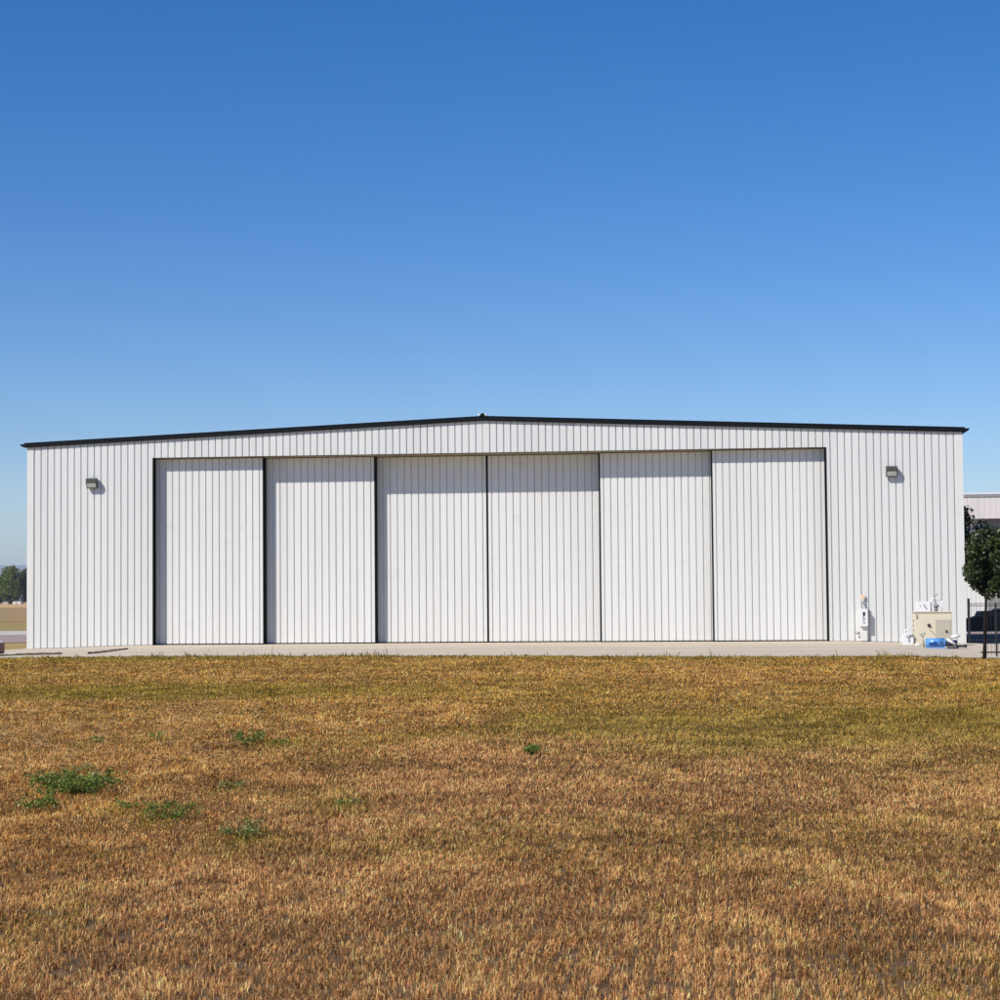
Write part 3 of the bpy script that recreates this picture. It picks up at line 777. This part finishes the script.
# ------------------------------------------------------------------ green weeds in the grass
def weed(x, y, rx, ry, h, n, leaf, seed, label, m='leaf_weed'):
    r = np.random.default_rng(seed); root = empty('weed', (x, y, 0))
    s = MB(); C = []
    k = max(6, n//16)
    for i in range(k):
        a = r.random()*2*math.pi; q = math.sqrt(r.random())*(1.35 if r.random() < .2 else .95); tx, ty = rx*q*math.cos(a), ry*q*math.sin(a)
        tz_ = h*(.45+.6*r.random()); s.bar((tx*.03, ty*.03, -.01), (tx, ty, tz_), .003, 4, .0015, cap=False); C.append((tx, ty, tz_*.85))
    s.build('stem', M[m], root, recalc=False)
    V, rn = leaf_cloud(C, [[.045, .05, h*.32]]*k, [n//k]*k, leaf, seed, .5)
    leaf_object('foliage', V, rn, M[m], root)
    tag(root, label, 'weed', 'green weeds growing in the dry grass')
weed(2.66, -64.7, .22, .5, .17, 820, .016, 1, 'leafy green weed at left, the upper left lobe of the largest clump')
weed(3.14, -65.2, .30, .85, .19, 1700, .017, 2, 'largest dense green weed of the clump at the lower left')
weed(3.18, -66.8, .21, .30, .12, 380, .015, 3, 'low green weed below the largest clump at the lower left')
weed(4.75, -67.6, .24, .50, .15, 420, .015, 4, 'sprawling green weed right of the largest clump')
weed(4.08, -66.7, .14, .24, .11, 150, .014, 5, 'small green weed between the largest clump and the sprawling one')
weed(3.25, -58.1, .24, .6, .18, 420, .018, 6, 'bushy green weed in mid field below the second sliding door', 'leaf_weed')
weed(5.78, -69.0, .17, .3, .14, 330, .014, 7, 'pale yellowish green weed nearest to the camera', 'leaf_pale')
weed(7.47, -60.1, .115, .22, .13, 520, .014, 8, 'lone compact round green weed in the middle of the field')
weed(1.02, -58.1, .12, .16, .09, 130, .016, 9, 'small dark green weed in the long straw at left')
weed(1.72, -57.4, .09, .14, .10, 110, .016, 10, 'tiny upright green weed right of the long straw')
weed(3.75, -58.3, .10, .2, .07, 110, .016, 11, 'tiny green weed just right of the bushy mid field weed')
weed(4.60, -64.6, .13, .2, .07, 130, .015, 12, 'thin pale green weed above the sprawling weed', 'leaf_pale')

weed(2.25, -62.6, .16, .4, .08, 120, .015, 13, 'faint thin green weed above the leafy upper left clump', 'leaf_pale')
weed(6.25, -66.4, .16, .3, .07, 110, .014, 14, 'faint pale green weed between the lone round weed and the nearest one', 'leaf_pale')

# long fallen straw stalks in the rough patch at left
def straw_heap():
    r = np.random.default_rng(77); s = MB()
    for i in range(1100):
        x = r.normal(-.6, 2.6); y = r.normal(-57.0, 5.0); L_ = r.uniform(.10, .42); a = r.uniform(0, 2*math.pi)
        up = r.uniform(.0, .07); bend = r.uniform(-.9, .9); p = np.array([x, y, r.uniform(.02, .07)]); k = 5
        for q in range(k):
            aa = a+bend*q/k; z = .035+.03*(i % 3)/3+up*math.sin(math.pi*(q+1)/k*.9)
            p1 = np.array([p[0]+math.cos(aa)*L_/k, p[1]+math.sin(aa)*L_/k, z])
            s.bar(p, p1, .0034*(1-.12*q), 3, .0034*(.88-.12*q), cap=False); p = p1
    o = s.build('straw', M['straw'], recalc=False)
    tag(o, 'loose long straw stalks fallen over the grass at the left', 'straw', kind='stuff')
M['straw'] = mat('pale straw', (.62,.40,.17), .6, noise=[((2,2,2), .5, (.42,.28,.13), .4, .65)])
straw_heap()

# ------------------------------------------------------------------ haze
hz = MB(); hz.box(-21000, 21000, -400, 20500, -1.5, 305)
hm = bpy.data.materials.new('haze'); hm.use_nodes = True
nt = hm.node_tree; nt.nodes.remove(nt.nodes['Principled BSDF'])
pv = nt.nodes.new('ShaderNodeVolumePrincipled'); pv.inputs['Color'].default_value = (.74,.84,1,1); pv.inputs['Density'].default_value = 7e-5; pv.inputs['Anisotropy'].default_value = 0
nt.links.new(pv.outputs[0], nt.nodes['Material Output'].inputs['Volume'])
ho = hz.build('haze', hm); tag(ho, kind='stuff')

# ------------------------------------------------------------------ sun, sky, camera
S = np.array([-.93, -1.0, 1.22]); S /= np.linalg.norm(S)
el = math.asin(S[2])
sun = bpy.data.lights.new('sun', 'SUN'); sun.energy = 4.9; sun.angle = R(.53); sun.color = (1, .95, .87)
so_ = bpy.data.objects.new('sun', sun); COL.objects.link(so_)
from mathutils import Vector, Matrix
so_.rotation_euler = Vector(S).to_track_quat('Z', 'Y').to_euler()
w = bpy.data.worlds.new('World'); sc.world = w; w.use_nodes = True
nt = w.node_tree; sky = nt.nodes.new('ShaderNodeTexSky'); sky.sky_type = 'NISHITA'; sky.sun_disc = False
sky.sun_elevation = el; sky.sun_rotation = math.atan2(S[0], S[1])
sky.altitude = 1500; sky.air_density = 1.0; sky.dust_density = .3; sky.ozone_density = 2.0
hs = nt.nodes.new('ShaderNodeHueSaturation'); hs.inputs['Saturation'].default_value = 1.45; hs.inputs['Hue'].default_value = .505
nt.links.new(sky.outputs[0], hs.inputs['Color'])
mu = nt.nodes.new('ShaderNodeMix'); mu.data_type = 'RGBA'; mu.blend_type = 'MULTIPLY'; mu.inputs['Factor'].default_value = 1; mu.inputs['B'].default_value = (1.03, 1.04, 1.17, 1)
nt.links.new(hs.outputs[0], mu.inputs['A']); nt.links.new(mu.outputs['Result'], nt.nodes['Background'].inputs[0]); nt.nodes['Background'].inputs[1].default_value = .10

cd = bpy.data.cameras.new('camera'); cam = bpy.data.objects.new('camera', cd); COL.objects.link(cam); sc.camera = cam
cd.sensor_width = 36; cd.lens = 72; cd.clip_start = .1; cd.clip_end = 60000
yaw, pit, rol = -.1056, .0478, -.0085
f = np.array([math.sin(yaw)*math.cos(pit), math.cos(yaw)*math.cos(pit), math.sin(pit)])
r_ = np.array([math.cos(yaw), -math.sin(yaw), 0]); u_ = np.cross(r_, f)
r2 = r_*math.cos(rol)+u_*math.sin(rol); u2 = -r_*math.sin(rol)+u_*math.cos(rol)
cam.matrix_world = Matrix(((r2[0], u2[0], -f[0], CAMX), (r2[1], u2[1], -f[1], CAMY), (r2[2], u2[2], -f[2], CAMZ), (0, 0, 0, 1)))

sc.view_settings.view_transform = 'Standard'; sc.view_settings.look = 'None'; sc.view_settings.gamma = 1
sc.view_settings.exposure = 0.0
